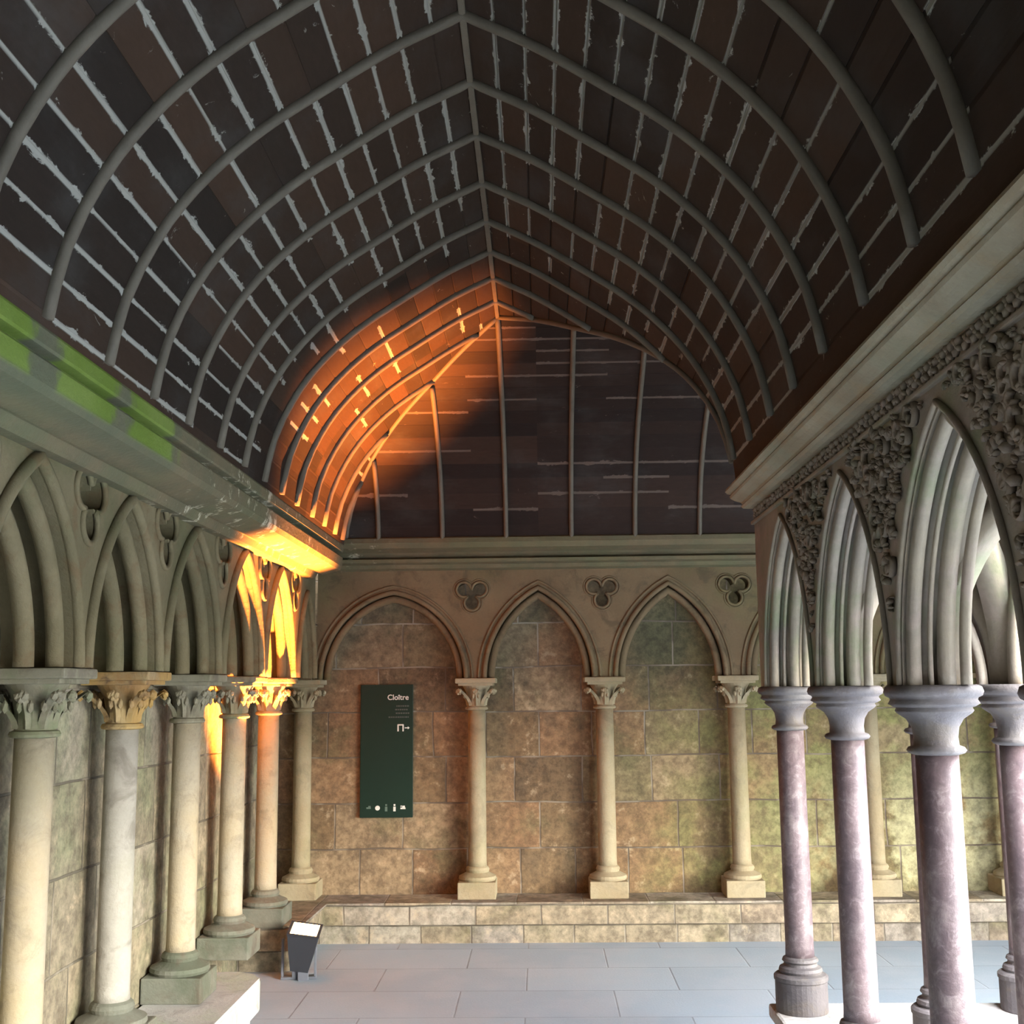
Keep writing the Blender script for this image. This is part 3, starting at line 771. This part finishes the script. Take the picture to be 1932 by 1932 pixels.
obj('footing', bench_mesh(Lout(-1.45, 7.85, 7.10, .09), 0, .115, .004), M_bench, t)
bm = bmesh.new()
x = -1.2
rnd = random.Random(4)
child_fix(t)

# ------------------------------------------------------------------ sign
t = thing('wall_sign', 'tall dark green sign panel with white lettering on the far wall', 'sign', (-1.045, 8.10, 1.2))
SX0, SX1, SZ0, SZ1 = -.178, .178, -.44, .441
bm = bmesh.new(); box(bm, (0, 0, 0), (.356, .024, .881), .003); obj('panel', bm, M_green, t)
def text_mesh(txt, size, x, z, mat, name, align='RIGHT', ext=.0006, sx=1.0):
    cu = bpy.data.curves.new('t', 'FONT'); cu.body = txt; cu.size = size; cu.align_x = align; cu.extrude = ext; cu.offset = .0006
    to = bpy.data.objects.new('t', cu); COL.objects.link(to)
    dg = bpy.context.evaluated_depsgraph_get(); me = bpy.data.meshes.new_from_object(to.evaluated_get(dg))
    bpy.data.objects.remove(to)
    M = Matrix(((sx, 0, 0, x), (0, 0, -1, -.0131), (0, 1, 0, z), (0, 0, 0, 1)))
    me.transform(M); me.materials.clear(); me.materials.append(mat)
    o = bpy.data.objects.new(name, me); COL.objects.link(o); o.parent = t; return o
text_mesh('Cloître', .050, .150, .338, M_white, 'lettering').__setitem__('label', 'white title lettering')
for zz, w in ((.296, .082), (.272, .090), (.248, .086), (.222, .135)):
    bm = bmesh.new(); k = .148
    r_ = random.Random(int(zz*1000))
    xx = .148-w
    while xx < .146:
        ww = r_.uniform(.006, .014); box(bm, (xx+ww/2, -.0126, zz), (ww, .001, .009)); xx += ww+.004
    obj('small_print', bm, M_grey, t)
bm = bmesh.new()
for c, s in (((.078, -.0128, .150), (.009, .0014, .046)), ((.112, -.0128, .150), (.009, .0014, .046)), ((.095, -.0128, .170), (.036, .0014, .009)), ((.135, -.0128, .150), (.024, .0014, .006))): box(bm, c, s)
v = [bm.verts.new(p) for p in ((.144, -.0134, .160), (.156, -.0134, .150), (.144, -.0134, .140))]; bm.faces.new(v)
obj('arrow_symbol', bm, M_white, t)
for i, (xx, w, h, mt) in enumerate(((-.118, .018, .012, M_icon_dim), (-.058, .014, .016, M_white), (.0, .011, .022, M_icon_dim), (.056, .014, .024, M_white), (.113, .017, .013, M_white))):
    bm = bmesh.new()
    if i == 0: box(bm, (xx, -.0128, -.377), (.030, .0014, .010)); box(bm, (xx+.006, -.0128, -.368), (.016, .0014, .010))
    elif i == 1:
        lathe(bm, [(.016, 0), (.016, .0014)], 16)
        for vv in bm.verts: vv.co = Vector((xx+vv.co.x, -.0135+vv.co.z, -.377+vv.co.y))
    elif i in (2, 3):
        box(bm, (xx, -.0128, -.384), (.016, .0014, .030)); box(bm, (xx, -.0128, -.358), (.012, .0014, .012))
    else:
        box(bm, (xx, -.0128, -.380), (.034, .0014, .010)); box(bm, (xx+.004, -.0128, -.370), (.018, .0014, .014)); box(bm, (xx-.012, -.0128, -.366), (.008, .0014, .008))
    obj('pictogram', bm, mt, t)

# ------------------------------------------------------------------ uplight
LPX, LPY = -1.385, 6.94
t = thing('floor_uplight', 'black box floodlight on the floor shining orange up the left wall', 'lamp', (LPX, LPY, 0))
t.rotation_euler = (0, 0, radians(4))
bm = bmesh.new()
# housing: tapered box leaning up
def taper(bm, zs):
    rings = [[bm.verts.new((sx*w/2+ox, sy*d/2+oy, z)) for sx, sy in ((-1, -1), (1, -1), (1, 1), (-1, 1))] for z, w, d, ox, oy in zs]
    for a, b in zip(rings, rings[1:]):
        for i in range(4): bm.faces.new((a[i], a[(i+1) % 4], b[(i+1) % 4], b[i]))
    bm.faces.new(rings[0][::-1]); return rings
R_ = taper(bm, [(.06, .10, .09, 0, 0), (.17, .14, .13, 0, 0), (.275, .17, .17, 0, 0), (.29, .18, .18, 0, 0), (.29, .15, .15, 0, 0), (.268, .13, .13, 0, 0)])
bm.faces.new(R_[-1]); recalc(bm); hh = obj('housing', bm, M_black, t); hh.rotation_euler = (radians(13), radians(8), 0)
bm = bmesh.new(); box(bm, (0, 0, .286), (.146, .146, .006)); o = obj('glass', bm, M_glow, t); o['label'] = 'glowing lamp glass'; o.rotation_euler = (radians(13), radians(8), 0)
bm = bmesh.new()
box(bm, (-.092, 0, .115), (.012, .035, .21), .002); box(bm, (.092, 0, .115), (.012, .035, .21), .002); box(bm, (0, 0, .008), (.196, .06, .014), .002)
obj('bracket', bm, M_steel, t)
bm = bmesh.new(); box(bm, (.03, -.05, .05), (.06, .012, .10), .003); box(bm, (0, 0, .035), (.07, .07, .05), .004); obj('junction_box', bm, M_steel, t)
ld = bpy.data.lights.new('uplight_beam', 'SPOT'); ld.energy = 10500; ld.color = (1.0, .27, .042); ld.spot_size = radians(52); ld.spot_blend = .75; ld.shadow_soft_size = .025
lo = bpy.data.objects.new('uplight_beam', ld); COL.objects.link(lo); lo.parent = t
lo.location = (.06, -.065, .315)
aim = Vector((-.08, -.15, 1.0))
lo.rotation_euler = aim.to_track_quat('-Z', 'Y').to_euler()
